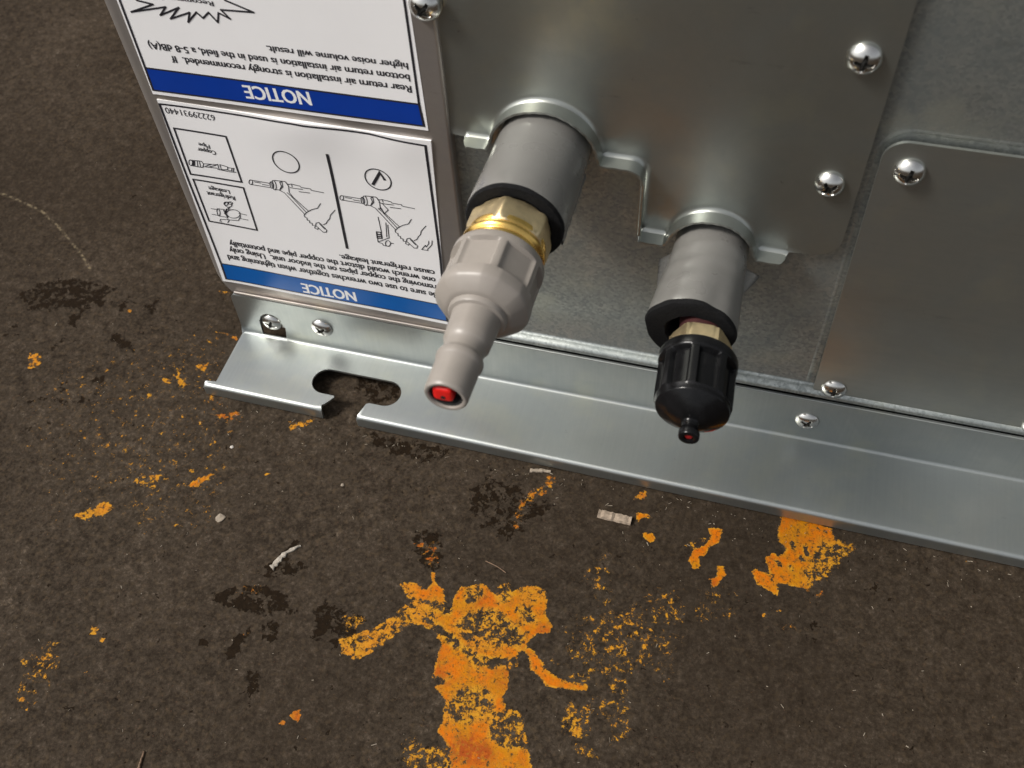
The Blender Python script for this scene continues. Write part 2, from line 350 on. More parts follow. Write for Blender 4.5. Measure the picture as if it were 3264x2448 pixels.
mark('rust', .7, [(1560,340),(2100,340),(2100,900),(1560,900)], z8, .01); mark('rust', .6, [(1730,950),(1840,950),(1840,1140),(1730,1140)], z8, .004)
mark('paint', .36, [(1650,360),(1880,350),(1900,420),(1650,460)], z8, .004)
mark('stain', .55, [(1260,1060),(1500,1090),(1900,1200),(1750,1260),(1450,1230),(1300,1130)], z3, .004)
mark('stain', .45, [(1100,560),(1500,600),(1500,860),(1250,850)], z3, .004)
mark('stain', .6, [(200,400),(330,420),(440,600),(470,640),(300,660),(170,620)], z6, .004); mark('paint', .47, [(340,470),(500,480),(470,560),(340,600)], z6, .004); mark('stain', .6, [(330,450),(500,470),(480,530),(340,560)], z6, .004)
mark('stain', .58, [(770,-20),(930,-20),(930,190),(840,210),(770,100)], z6, .003); mark('paint', .43, [(770,60),(930,20),(930,190),(840,210)], z6, .003); mark('rust', .9, [(740,-20),(950,-20),(950,220),(740,220)], z6, .004)
mark('paint', .52, [(1108,1140),(1110,1100),(1140,1060),(1190,1022),(1215,1030),(1180,1070),(1135,1095),(1122,1150)], None, .003)
mark('stain', .45, [(1000,1060),(1060,1020),(1200,1090),(1100,1180),(1020,1120)], None, .006)
mark('rust', .7, [(1090,1010),(1230,1010),(1230,1160),(1090,1160)], None, .004)
line = [gpt((p[0] * 800 / 1475 / S, p[1] * 800 / 1475 / S)) for p in [(0,1135),(130,1185),(250,1245),(340,1330),(420,1420),(480,1500),(530,1580)]]
A = np.array(line); ii = np.where((GP[:, 0] > A[:, 0].min() - .004) & (GP[:, 0] < A[:, 0].max() + .004) & (GP[:, 1] > A[:, 1].min() - .004) & (GP[:, 1] < A[:, 1].max() + .004))[0]
att['scratch'][ii] = np.clip(1 - segdist(GP[ii], line, False) / .0011, 0, 1)

me = bpy.data.meshes.new('ground')
V = np.zeros((nx * ny, 3), np.float32); V[:, :2] = GP; V[:, 2] = GZ
idx = np.arange(nx * ny).reshape(ny, nx)
Q = np.stack([idx[:-1, :-1], idx[:-1, 1:], idx[1:, 1:], idx[1:, :-1]], -1).reshape(-1, 4).astype(np.int32)
me.vertices.add(len(V)); me.vertices.foreach_set('co', V.ravel())
me.loops.add(Q.size); me.loops.foreach_set('vertex_index', Q.ravel())
me.polygons.add(len(Q)); me.polygons.foreach_set('loop_start', np.arange(0, Q.size, 4, dtype=np.int32)); me.polygons.foreach_set('loop_total', np.full(len(Q), 4, np.int32))
me.update(calc_edges=True)
for k_, a_ in att.items(): me.attributes.new(k_, 'FLOAT', 'POINT').data.foreach_set('value', a_)

k = NT('stained_floor')
def attr(n): q = k.n('ShaderNodeAttribute'); q.attribute_name = n; return q.outputs['Fac']
fine = k.noise(900, 6, .65); mid = k.noise(220, 5, .6); big = k.noise(22, 4, .55); huge = k.noise(6, 2)
g = k.math('ADD', k.math('MULTIPLY', fine, .5), k.math('ADD', k.math('MULTIPLY', mid, .32), k.math('MULTIPLY', big, .18)))
base = k.ramp(g, [(.30, (.004, .0027, .0017)), (.44, (.0255, .0188, .0128)), (.55, (.049, .0372, .0265)), (.66, (.112, .086, .063))])
tint = k.noise(500, 3, .5); base = k.mix(k.math('MULTIPLY', k.sstep(tint, .5, .75), .45), base, (.085, .060, .036))
reds = k.sstep(k.noise(1400, 2, .5), .66, .74); base = k.mix(k.math('MULTIPLY', reds, .35), base, (.13, .065, .04))
oil = k.sstep(k.math('ADD', huge, k.math('MULTIPLY', big, .4)), .55, .95); base = k.mix(k.math('MULTIPLY', oil, .55), base, (.018, .0125, .008))
pale = k.sstep(k.noise(2200, 2, .5), .74, .79); base = k.mix(k.math('MULTIPLY', pale, .5), base, (.26, .22, .17))
# dark worn-through stain
ns = k.math('ADD', k.math('MULTIPLY', k.noise(260, 6, .68, dist=.4), .75), k.math('MULTIPLY', k.noise(1100, 4, .6), .25))
sm = k.sstep(k.math('ADD', attr('stain'), k.math('MULTIPLY', k.math('SUBTRACT', ns, .5), 3.8)), .46, .56)
stcol = k.mix(k.noise(700, 4), (.0025, .0016, .001), (.021, .0125, .006))
c1 = k.mix(k.math('MULTIPLY', sm, .95), base, stcol)
# chipped paint
pn = k.math('ADD', k.math('MULTIPLY', k.noise(430, 4, .62, dist=.4), .62), k.math('MULTIPLY', k.noise(1150, 4, .7, dist=.3), .38))
psum = k.math('ADD', attr('paint'), k.math('MULTIPLY', k.math('SUBTRACT', pn, .5), 2.7))
pm = k.sstep(psum, .53, .61)
solid = k.sstep(attr('paint'), .55, .9)
pc = k.mix(k.sstep(k.noise(110, 5, .6), .38, .60), (.41, .155, .0025), (.49, .118, .001))
pc = k.mix(k.math('MULTIPLY', k.sstep(k.noise(75, 4, .6), .52, .66), .55), pc, (.42, .080, .0015))
pc = k.mix(k.math('MULTIPLY', k.math('SUBTRACT', 1.0, solid), .75), pc, (.46, .235, .018))
pdirt = k.sstep(k.noise(600, 6, .72), .47, .63); pc = k.mix(k.math('MULTIPLY', pdirt, .6), pc, (.34, .12, .012))
pspk = k.sstep(k.noise(1000, 4, .66), .56, .63); pc = k.mix(k.math('MULTIPLY', pspk, .75), pc, (.070, .035, .013))
rm = k.math('MULTIPLY', attr('rust'), k.sstep(k.noise(330, 6, .72), .32, .58)); pc = k.mix(k.math('MULTIPLY', rm, .92), pc, (.27, .045, .006))
pc = k.mix(k.math('MULTIPLY', k.math('MULTIPLY', solid, k.sstep(k.math('SUBTRACT', 1.0, psum), .10, .42)), .75), pc, (.30, .125, .012))
# thin worn film at the paint's margin
film = k.sstep(psum, .38, .58); c2 = k.mix(k.math('MULTIPLY', film, .30), c1, (.20, .11, .035))
c3 = k.mix(pm, c2, pc)
scm = k.math('MULTIPLY', k.sstep(attr('scratch'), .2, .8), k.sstep(k.noise(500, 4, .6), .42, .62)); c4 = k.mix(k.math('MULTIPLY', scm, .55), c3, (.30, .24, .15))
hgt = k.math('ADD', k.math('MULTIPLY', g, 1.0), k.math('SUBTRACT', k.math('MULTIPLY', pm, .35), k.math('MULTIPLY', sm, .6)))
k.bump(hgt, .0007, .75)
ro = k.mix(pm, k.ramp(g, [(.3, .70), (.7, .9)]), k.ramp(pn, [(.3, .42), (.7, .60)]))
M['ground'] = k.set(Base_Color=c4, Roughness=ro)
k.l(k.math('ADD', .05, k.math('MULTIPLY', pm, .05)), k.b.inputs['Specular IOR Level'])
ground = link('ground', me, M['ground']); tag(ground, kind='structure')

# ------------------------------------------------------------------ the air handler
unit = bpy.data.objects.new('air_handler', None); COL.objects.link(unit); unit.empty_display_size = .05
tag(unit, 'galvanized steel air handler cabinet with two capped pipes standing on the paint-flecked floor', 'air handler')

# cabinet shell behind the face
VX0, VX1, VY1, VZ1 = -.2018, .72, .42, .52
bm = bmesh.new(); bmesh.ops.create_cube(bm, size=1)
for v in bm.verts: v.co = (VX0 + .0015 + (v.co.x + .5) * (VX1 - VX0 - .003), .0055 + (v.co.y + .5) * (VY1 - .0055), .033 + (v.co.z + .5) * (VZ1 - .0335))
me = bpy.data.meshes.new('cabinet_shell'); bm.to_mesh(me); bm.free(); link('cabinet_shell', me, M['post'], unit)
# skirt below, set back
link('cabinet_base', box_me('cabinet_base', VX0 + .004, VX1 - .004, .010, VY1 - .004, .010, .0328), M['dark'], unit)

# corner post carrying the labels: a bent strip
prof = [(-.0925, .0070), (-.0925, .0026)] + arc(-.0937, .0022, .0012, 0, -90, 6)[1:] + arc(-.1970, .0058, .0048, -90, -180, 12) + [(-.2018, .03), (-.2018, VY1)]
zs = [.0322, .0345, .037, .0395, .042] + list(np.linspace(.05, VZ1, 40))
V = []; F = []
for j, z in enumerate(zs):
    for (x, y) in prof:
        if z < .042: x = max(x, -.1958 - .0060 * (z - .0322) / .0098)
        V.append((x, y, z))
n = len(prof)
for j in range(len(zs) - 1):
    for i in range(n - 1): F.append((j * n + i, j * n + i + 1, (j + 1) * n + i + 1, (j + 1) * n + i))
post = link('corner_post', clean(mesh('corner_post', V, F)), M['post'], unit)
# lower tongue of the post seen through the rail's cut-out
link('post_tongue', box_me('post_tongue', -.1945, -.0935, .0014, .0024, .0132, .0330), M['post'], post)
link('post_hem', box_me('post_hem', -.1944, -.0935, .0000, .0009, .0316, .0330, .0003), M['post'], post)

# back panel, its foot curling out over the rail
YB, YC, YA = .0046, .0026, .0024
bx0, bx1 = -.0945, .70
prof = [(YB, VZ1), (YB, .0368)] + [(YB - .0035 * math.sin(t), .0336 + .0024 * math.cos(t)) for t in np.linspace(.15, 1.45, 8)] + [(.0011, .0331)]
xs = np.linspace(bx0, bx1, 60); V = []; F = []
pz = [prof[0]] + [(YB, z) for z in np.linspace(VZ1, .0368, 30)[1:-1]] + prof[1:]
for x in xs:
    for (y, z) in pz: V.append((x, y, z))
n = len(pz)
for i in range(len(xs) - 1):
    for j in range(n - 1): F.append((i * n + j, i * n + j + 1, (i + 1) * n + j + 1, (i + 1) * n + j))
back = link('back_panel', clean(mesh('back_panel', V, F)), M['back'], unit)
for p in back.data.polygons:
    if p.normal.y > 0: back.data.flip_normals(); break

# cover plate with two arches
def mm(q): return [(x * 1000, z * 1000) for x, z in q]
A1 = (-61.6, 131.6, 16.5); A2 = (-8.5, 102.2, 13.3)
lip = []
lip += [(-87.2, 131.2)] + [(-80.2, 131.2)] + arc(-80.2, 132.7, 1.5, -90, -20, 4)[1:]
lip += arc(A1[0], A1[1], A1[2], 172, 8, 34)
lip += arc(-43.4, 132.7, 1.5, 200, 270, 4) + [(-35.6, 131.2)] + arc(-35.6, 127.2, 4.0, 90, 0, 8)[1:]
lip += [(-31.6, 104.3)] + arc(-30.1, 104.0, 1.5, 180, 270, 4) + [(-23.6, 102.5)] + arc(-23.6, 103.9, 1.4, -90, -20, 4)[1:]
lip += arc(A2[0], A2[1], A2[2], 170, 10, 30)
lip += arc(6.7, 103.9, 1.4, 200, 270, 4) + [(14.6, 102.3)]
lipd = dense(lip, .8, False)
edge = [(-100, 130.6), (-88.2, 130.6)]
tail = [(15.4, 103.0), (22.6, 103.0)] + arc(22.6, 110.6, 7.6, -90, 0, 10)[1:] + [(30.2, 430), (-100, 430)]
outline = edge + [tuple(p) for p in lipd] + tail
inner = []
L = np.array(lipd); tn = np.gradient(L, axis=0); tn /= np.linalg.norm(tn, axis=1)[:, None]
nrm = np.stack([-tn[:, 1], tn[:, 0]], 1)
offs = [.12, .3, .55, .9, 1.35, 1.9, 2.6, 3.6, 5.0, 7.0, 9.5]
for o_ in offs:
    Pn = L + nrm * o_; ok = segdist(Pn, lipd, False) > o_ * .93
    inner += [tuple(p) for p in Pn[ok]]
Qg = np.stack(np.meshgrid(np.arange(-98, 29, 3.0), np.arange(104, 240, 3.0)), -1).reshape(-1, 2); Qg = Qg + rng.uniform(-.3, .3, Qg.shape)
inner += [tuple(p) for p in Qg[segdist(Qg, lipd, False) > 11]]
def cover_map(P):
    d = segdist(P, lipd, False); r = 1.9
    dd = np.clip(d, 0, r); b = r - np.sqrt(np.maximum(0, r * r - (r - dd) ** 2))
    halo = .85 * np.clip(1 - d / 14, 0, 1) ** 2 * (1 if True else 0)
    return np.stack([P[:, 0] / 1000, YC - (b + halo) / 1000, P[:, 1] / 1000], 1)
cover = link('cover_plate', sheet('cover_plate', outline, [], inner, cover_map, .0009, sharp=None), M['cover'], unit)
# make sure the front faces the camera side, else rebuild flipped
if sum(p.normal.y * p.area for p in list(cover.data.polygons)[:400]) > 0:
    cover.data = sheet('cover_plate', outline, [], inner, cover_map, .0009, flip=True); cover.data.materials.append(M['cover'])
# the turned-out lip along the cut edge
top = cover_map(np.array(lipd)); n = len(top); V = []; F = []
seq = [(0, 0), (.0006, .00010), (.0022, .00012), (.0038, .00010), (.0041, -.0001), (.0040, -.0007), (.0012, -.0008), (-.0004, -.0008)]
n3 = np.stack([nrm[:, 0], np.zeros(n), nrm[:, 1]], 1)
taper = np.ones(n); taper[:2] = (.35, .8); taper[-2:] = (.8, .35)
wob = 1 + .03 * np.sin(np.arange(n) * .31) + .02 * np.sin(np.arange(n) * 1.3)
tabs = (np.array(lipd)[:, 0] > -36) & (np.array(lipd)[:, 0] < -31.3) & (np.array(lipd)[:, 1] < 126)      # straight edge: shorter lip
taper = np.where(tabs, .55, taper)
for dy, dn in seq:
    for i in range(n):
        V.append(top[i] + np.array([0, -dy * taper[i] * wob[i], 0]) - n3[i] * dn)
for j in range(len(seq) - 1):
    for i in range(n - 1): F.append((j * n + i, j * n + i + 1, (j + 1) * n + i + 1, (j + 1) * n + i))
link('flared_lip', clean(mesh('flared_lip', V, F), 60), M['cover'], cover)

# access panel
ol = arc(41.9, 37.5, 6.5, 180, 270, 8) + [(690, 31.0), (690, 150.2)] + arc(41.0, 143.7, 6.5, 90, 180, 8)
# slight lean of the left edge as photographed
ol = [(x - (1.0 if (y > 120 and x < 100) else 0), y) for x, y in ol]
inner = [(x, y) for x in np.arange(40, 200, 5.) for y in np.arange(36, 150, 5.)]
def acc_map(P): return np.stack([P[:, 0] / 1000, np.full(len(P), YA), P[:, 1] / 1000], 1)
acc = sheet('access_panel', ol, [], inner, acc_map, .0010)
if acc.polygons[0].normal.y > 0: acc = sheet('access_panel', ol, [], inner, acc_map, .0010, flip=True)
access = link('access_panel', acc, M['access'], unit)

bp_ = [(33.2, 37.0)] + [(33.2, 60), (32.8, 90), (32.4, 120), (32.2, 143)] + arc(41.0, 143.7, 8.8, 178, 92, 10) + [(300, 152.4), (690, 152.4)]
bp_ = dense(bp_, 4, False); V = []; F = []
for i, p in enumerate(bp_):
    d = np.array(bp_[min(i + 1, len(bp_) - 1)]) - np.array(bp_[max(i - 1, 0)]); d /= np.hypot(*d); q = np.array([-d[1], d[0]])
    for a_, h_ in ((-.9, -.1), (-.5, .05), (0, .10), (.5, .05), (.9, -.1)): V.append(((p[0] + q[0] * a_) / 1000, YB - h_ / 1000, (p[1] + q[1] * a_) / 1000))
for i in range(len(bp_) - 1):
    for j in range(4): F.append((i * 5 + j, i * 5 + j + 1, (i + 1) * 5 + j + 1, (i + 1) * 5 + j))
link('embossed_bead', clean(mesh('embossed_bead', V, F)), M['back'], back)

# base rail: one bent sheet, unrolled as (x, t) in mm
z0, rb, rh, yf = 7.5, 1.4, 1.7, -28.9
a = rb * math.pi / 2; ah = rh * math.pi / 2
def t_of_z(z): return a / 2 + (z - (z0 + rb))
def t_of_y(y): return -a / 2 - (-rb - y)
tf = t_of_y(yf); thm = tf - ah; tend = thm - 4.4
def rail_map(P):
    x, t = P[:, 0], P[:, 1]; y = np.zeros(len(P)); z = np.zeros(len(P))
    m = t >= a / 2; y[m] = 0; z[m] = z0 + rb + (t[m] - a / 2)
    m = (t < a / 2) & (t >= -a / 2); ph = (t[m] + a / 2) / a * math.pi / 2; y[m] = -rb + rb * np.sin(ph); z[m] = z0 + rb - rb * np.cos(ph)
    m = (t < -a / 2) & (t >= tf); y[m] = -rb + (t[m] + a / 2); z[m] = z0
    m = (t < tf) & (t >= thm); ph = (tf - t[m]) / rh; y[m] = yf - rh * np.sin(ph); z[m] = z0 - rh + rh * np.cos(ph)
    m = t < thm; y[m] = yf - rh; z[m] = z0 - rh - (thm - t[m])
    y -= 2.3 * (x + 200) / 320 * np.clip((-t - 2) / 27, 0, 1)
    z += .10 * np.sin(x * .03) * np.clip((-t - 2) / 20, 0, 1)          # sheet metal is never quite flat
    return np.stack([x, y, z], 1) / 1000
sy = lambda y: t_of_y(y)
slot_r = 6.0; yc = -16.8
RX = 700.
hemx = [(-134.0, tend), (RX, tend)]
out = [(-196.9, sy(-1.5)), (-196.9, sy(-27.6)), (-201.5, sy(-28.4)), (-201.8, thm), (-201.6, tend)]
out += [(-149.4, tend), (-149.2, thm + .4)] + arc(-148.9, sy(-28.6), .9, 200, 100, 4) + [(-146.2, sy(-23.6))]
out += [(-146.6, sy(-22.9)), (-151.2, sy(-22.9))]
out += arc(-152.1, sy(yc), 6.1, 270, 90, 14) + arc(-126.2, sy(yc), 6.1, 90, -90, 14) + [(-131.2, sy(-22.9))] + [(-132.4, sy(-23.6)), (-133.8, sy(-29.0)), (-134.4, thm), (-134.2, tend)]
out += [(RX, tend), (RX, t_of_z(31.2)), (-195.2, t_of_z(31.2)), (-196.4, t_of_z(29.6)), (-196.9, t_of_z(12))]
out = [tuple(p) for p in dense(out, 2.5)] if False else out
cut = [(-187.6, t_of_z(8.2)), (-176.8, t_of_z(8.2)), (-175.8, t_of_z(14.6)), (-177.2, t_of_z(18.5))] + arc(-181.4, t_of_z(17.6), 4.9, 15, 150, 9) + [(-187.2, t_of_z(17.0))]
inner = []
tl = [t_of_z(z) for z in (29.5, 25, 20, 15, 11)] + list(np.linspace(a / 2, -a / 2, 7)) + [sy(y) for y in (-5, -9, -13, -17, -21, -25)] + list(np.linspace(tf, thm, 7)) + [thm - 1.5, thm - 3.2]
for x in list(np.arange(-200, 220, 4.0)) + list(np.arange(230, 700, 20.)):
    for t in tl: inner.append((x + 0.01 * t, t))
rail_me = sheet('base_rail', out, [cut], inner, rail_map, .0010)
nz = [p for p in rail_me.polygons if abs(p.center.z - .0075) < 2e-4 and abs(p.normal.z) > .9][0].normal.z
if nz < 0: rail_me = sheet('base_rail', out, [cut], inner, rail_map, .0010, flip=True)
rail = link('base_rail', rail_me, M['rail'], unit)

link('rail_edge', box_me('rail_edge', -.0920, .699, -.00015, .0013, .0309, .0321, .0004), M['rail'], rail)
# screws
def screw_mesh(R, H, name):
    nr, ntg = 30, 96; V = [(0, 0, 0)]; F = []
    def hgt(r):
        u = min(1, r / R); return H * (1 - u ** 2.3) ** .62 if u < 1 else 0
    Lc = R * .56; wc = R * .125
    def rec(x, y):
        d = 0
        for p, q in ((x, y), (y, x)):
            ap, aq = abs(p), abs(q); ww = wc * (1.35 - .6 * min(1, ap / Lc))
            e = min(1, max(0, (ww - aq) / (wc * .35))) * min(1, max(0, (Lc - ap) / (R * .12)))
            d = max(d, e * (1 - .5 * min(1, ap / Lc)))
        return d
    V[0] = (0, 0, H - .85 * H)
    for i in range(1, nr + 1):
        r = R * (i / nr) ** .8
        for j in range(ntg):
            t = 2 * math.pi * j / ntg; x, y = r * math.cos(t), r * math.sin(t)
            V.append((x, y, hgt(r) - .85 * H * rec(x, y)))
    for j in range(ntg): F.append((0, 1 + j, 1 + (j + 1) % ntg))
    for i in range(nr - 1):
        for j in range(ntg):
            p = 1 + i * ntg; F.append((p + j, p + ntg + j, p + ntg + (j + 1) % ntg, p + (j + 1) % ntg))
    b = len(V); p = 1 + (nr - 1) * ntg                       # rim skirt
    for j in range(ntg): x, y, z = V[p + j]; V.append((x * .97, y * .97, -.0012))
    for j in range(ntg): F.append((p + j, b + j, b + (j + 1) % ntg, p + (j + 1) % ntg))
    me_ = clean(mesh(name, V, F), 50)
    me_.materials.append(M['screw']); me_.materials.append(M['recess_shade'])
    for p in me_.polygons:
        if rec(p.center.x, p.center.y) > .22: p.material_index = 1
    return me_
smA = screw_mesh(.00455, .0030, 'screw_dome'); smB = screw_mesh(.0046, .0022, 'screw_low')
def screw(px, plane, parent, me, rot, lift=0.0, sc=1.0, tilt=(0, 0)):
    P = at(px[0], px[1], 1, plane - .001)
    o = bpy.data.objects.new('screw', me); COL.objects.link(o); o.parent = parent
    o.location = (P[0], plane - lift, P[2]); o.rotation_euler = (math.pi / 2 + tilt[0], rot, tilt[1]); o.scale = (sc, sc, sc)
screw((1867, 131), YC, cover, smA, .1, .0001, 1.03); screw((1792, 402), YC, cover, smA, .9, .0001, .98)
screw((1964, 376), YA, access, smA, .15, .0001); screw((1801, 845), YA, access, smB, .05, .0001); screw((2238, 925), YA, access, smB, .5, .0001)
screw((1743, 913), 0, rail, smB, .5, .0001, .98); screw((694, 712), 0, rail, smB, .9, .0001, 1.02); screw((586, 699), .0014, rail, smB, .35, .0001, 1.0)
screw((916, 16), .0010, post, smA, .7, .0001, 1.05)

# ------------------------------------------------------------------ pipes
def lathe(prof, rf=None, nt_=96, flip=False):
    """prof: list of (s, r) in mm from the panel outwards; rf(s, r, theta) -> r"""
    V = []; F = []; n = len(prof)
    for (s, r) in prof:
        for j in range(nt_):
            t = 2 * math.pi * j / nt_; rr = rf(s, r, t) if rf else r
            V.append((rr * math.cos(t), s, rr * math.sin(t)))
    for i in range(n - 1):
        for j in range(nt_): F.append((i * nt_ + j, i * nt_ + (j + 1) % nt_, (i + 1) * nt_ + (j + 1) % nt_, (i + 1) * nt_ + j))
    return V, F
def place(V, x0, kx, zc):
    return [((x0 + kx * s + x) / 1000, -s / 1000, (zc + z) / 1000) for (x, s, z) in V]
def smooth_prof(p, k_=3):
    out = []
    for i in range(len(p) - 1):
        for j in range(k_): out.append(tuple(np.array(p[i]) + (np.array(p[i + 1]) - np.array(p[i])) * j / k_))
    return out + [p[-1]]
def turned(name, prof, ax, mat, parent, rf=None, nt_=96, sharp=35):
    V, F = lathe(prof, rf, nt_); return link(name, clean(mesh(name, place(V, *ax), F), sharp), mat, parent)

P1 = (-62.0, -.016, 132.3); P2 = (-7.9, .06, 101.0)
# --- pipe one: grey cap
pipe1 = turned('insulated_pipe', [(-8, 0), (-8, 6), (46, 6), (46, 0)], P1, M['copper'], unit)
tag(pipe1, 'thicker insulated pipe with a brass nut and a grey hose-tail cap')
slv = turned('insulation_sleeve', smooth_prof([(-4, 14.0), (4, 14.1), (14, 14.3), (24, 14.5), (31.6, 14.6)], 2) + [(32.3, 14.5), (32.5, 14.1), (32.4, 13.6), (20, 13.4)], P1, M['sleeve'], pipe1, lambda s, r, t: r + (.07 * math.sin(3 * t + s * .1) + .05 * math.sin(5 * t - .2 * s)))
# overlapped seam of the wrap
V = []; F = []; ns = 60; ang0 = math.radians(-22)
for i in range(ns):
    s = 3 + 28.5 * i / (ns - 1); wv = .35 * math.sin(i * .5) + .25 * math.sin(i * 1.23)
    for (da, dr) in ((0, -.2), (.01, .25), (-.06, .75 + wv * .3), (-.10 - .02 * wv, .95 + wv * .4), (-.12, .70 + wv * .3), (-.03, -.2)):
        t = ang0 + da; r = 14.3 + s * .008 + dr; V.append((r * math.cos(t), s, r * math.sin(t)))
for i in range(ns - 1):
    for j in range(5): F.append((i * 6 + j, i * 6 + j + 1, (i + 1) * 6 + j + 1, (i + 1) * 6 + j))
link('wrap_seam', clean(mesh('wrap_seam', place(V, *P1), F)), M['sleeve'], pipe1)
turned('foam_end', [(20, 13.4), (31.8, 14.3), (33.0, 14.45), (33.7, 14.0), (33.9, 12.6), (33.8, 11.0), (32, 9), (30, 6.5), (28, 6.2)], P1, M['foam'], pipe1, lambda s, r, t: r + .10 * math.sin(4 * t + 1) + .05 * math.sin(11 * t))
def hexf(R, ph, cham=None):
    ap = R * math.cos(math.pi / 6)
    def f(s, r, t):
        q = (t - ph) % (math.pi / 3) - math.pi / 6
        return min(r, ap / math.cos(q))
    return f
hx = hexf(12.5, math.radians(95))
turned('flare_nut', [(31, 6), (34.0, 9.4), (34.3, 10.9), (35.0, 12.1), (35.6, 12.5), (41.2, 12.5), (42.6, 11.7), (43.0, 11.3), (43.0, 6)], P1, M['brass'], pipe1, hx, 180, 28)
turned('thread_ring', [(40.9, 9), (41.0, 11.4), (42.4, 11.55), (43.0, 11.1), (43.3, 11.0), (43.6, 11.5), (44.3, 12.1), (45.2, 12.0), (45.6, 11.3), (45.9, 11.1), (46.3, 11.5), (46.9, 11.7), (47.6, 11.3), (51, 10.8), (51, 6)], P1, M['gold'], pipe1, None, 120, 60)
octa_ph = math.radians(76)
def cap1(s, r, t):
    q = (t - octa_ph) % (2 * math.pi / 7) - math.pi / 7         # 0 at a panel centre, +-pi/7 at a rib
    if 51.2 < s < 61.2:
        e = max(0, min(1, (s - 51.2) / .5)) * max(0, min(1, (61.2 - s) / .5))
        rib = max(0.0, min(1.0, (math.pi / 7 - abs(q) - .075) / .03))
        fl = 11.7 / math.cos(q)
        return r - e * rib * max(0, r - min(r - .25, fl))
    if 61.1 <= s <= 68.0 and r > 8.6:
        fl = (r * .965) / math.cos(q); return r * .35 + .65 * min(r, fl)
    return r
pr = [(48.4, 10.2), (48.4, 12.5), (48.7, 12.95), (49.1, 13.1), (50.5, 13.15), (51.2, 13.15), (51.4, 13.15), (51.7, 13.15), (52.1, 13.15), (54.5, 13.15), (56, 13.15), (58, 13.15), (59.5, 13.15), (60.4, 13.15), (60.7, 13.15), (60.95, 13.15), (61.2, 13.2), (62.5, 13.25), (64.2, 13.2), (64.8, 12.95), (65.3, 12.5), (66.4, 11.2), (67.6, 9.6), (67.9, 8.9), (68.0, 8.1), (68.9, 8.0), (69.5, 7.7), (69.7, 7.1), (69.8, 6.75), (71, 6.6), (75, 6.45), (78.2, 6.3), (78.7, 5.95), (79.4, 5.6), (80.6, 5.5), (81.8, 5.5), (82.4, 5.6), (82.9, 6.1), (83.6, 6.35), (84.6, 6.3), (85.2, 6.1), (85.6, 5.95), (90, 5.85), (94.3, 5.8), (95.1, 5.7), (95.5, 5.35), (95.55, 4.9), (95.4, 4.55), (95.0, 4.4), (90, 4.35), (88, 4.3), (88, 0)]
cap_a = turned('pipe_cap', pr, P1, M['greycap'], pipe1, cap1, 192, 40)
tag(cap_a, 'grey ribbed plastic cap narrowing to a hose tail')
# moulding nub on the shoulder
V, F = lathe([(0, .55), (.5, .5), (.8, .25), (.85, 0)], None, 16)
V = [(x + 2.0, s * -1 + 65.6, z + 10.2) for x, s, z in V]
turned('cap_bore', [(88.2, 0), (88.2, 4.28), (94.9, 4.36), (94.9, 4.0), (89, 3.9), (89, 0)], P1, M['dark'], pipe1, None, 48)
def redf(s, r, t):
    if r < 1: return r
    c, d = abs(math.cos(t)) / 2.8, abs(math.sin(t)) / 2.7
    return r / 3.3 / (c ** 5 + d ** 5) ** .2
PS = (P1[0] - .9, P1[1], P1[2] + .1)
turned('valve_stem', [(86, 0), (86, 3.3), (94.2, 3.2), (94.9, 3.0), (95.15, 2.6), (95.15, 1.5), (95.15, 0)], PS, M['red'], pipe1, redf, 64, 40)
turned('stem_hole_shade', [(94.0, 0), (94.0, .66), (95.2, .66), (95.2, .0)], (PS[0] + .1, P1[1], PS[2] - .9), M['dark'], pipe1, None, 24)  # black disc set slightly proud; its colour paints the shade of a hole

# --- pipe two: black cap
pipe2 = turned('insulated_pipe', [(-8, 0), (-8, 5), (40, 5), (40, 0)], P2, M['copper'], unit)
tag(pipe2, 'thinner insulated pipe with a brass nut and a black ribbed cap')
PF = (-8.3, -.028, 100.7)
def ov(s, t): return r_ov(t) * min(1, max(0, (s - 10) / 20))
def r_ov(t): return .035 * math.sin(2 * t + 2.4) + .018 * math.sin(5 * t) + .010 * math.sin(9 * t + 1)
def wr2(s, r, t):
    fold = .27 * math.sin(s * .9 + 2 * math.sin(t * 2)) * max(0, math.sin(t)) * (1 - min(1, abs(s - 16) / 18))
    return r * (1 + ov(s, t)) + fold + .12 * math.sin(3 * t + .08 * s) + (.5 * max(0, math.cos(t - .1)) ** 8 * max(0, 1 - abs(s - 10) / 12))
turned('insulation_sleeve', smooth_prof([(-4, 11.6), (2, 11.6), (8, 11.8), (16, 12.3), (24, 12.8), (33.0, 13.2)], 5) + [(33.5, 13.1), (33.6, 12.7), (20, 12.2)], PF, M['sleeve'], pipe2, wr2)
for (a0, L0, L1, w0, nm) in ((math.radians(-4), 6.0, 16.0, 5.2, 'r'), (math.radians(184), 5.0, 21.0, 3.4, 'l')):   # creased ears of the wrap
    V = []; F = []; ns = 14
    for i in range(ns):
        u = i / (ns - 1); s = L0 + (L1 - L0) * u; hh = w0 * (1 - u) ** .8 * min(1, u * 8 + .25)
        for (da, dr) in ((.10, -.3), (.05, hh * .55), (0, hh), (-.05, hh * .55), (-.10, -.3)):
            t = a0 + da; r = 11.7 + .05 * s + dr; V.append((r * math.cos(t), s, r * math.sin(t)))
    for i in range(ns - 1):
        for j in range(4): F.append((i * 5 + j, i * 5 + j + 1, (i + 1) * 5 + j + 1, (i + 1) * 5 + j))
    link('wrap_ear', clean(mesh('wrap_ear', place(V, *PF), F)), M['sleeve'], pipe2)
fx = PF
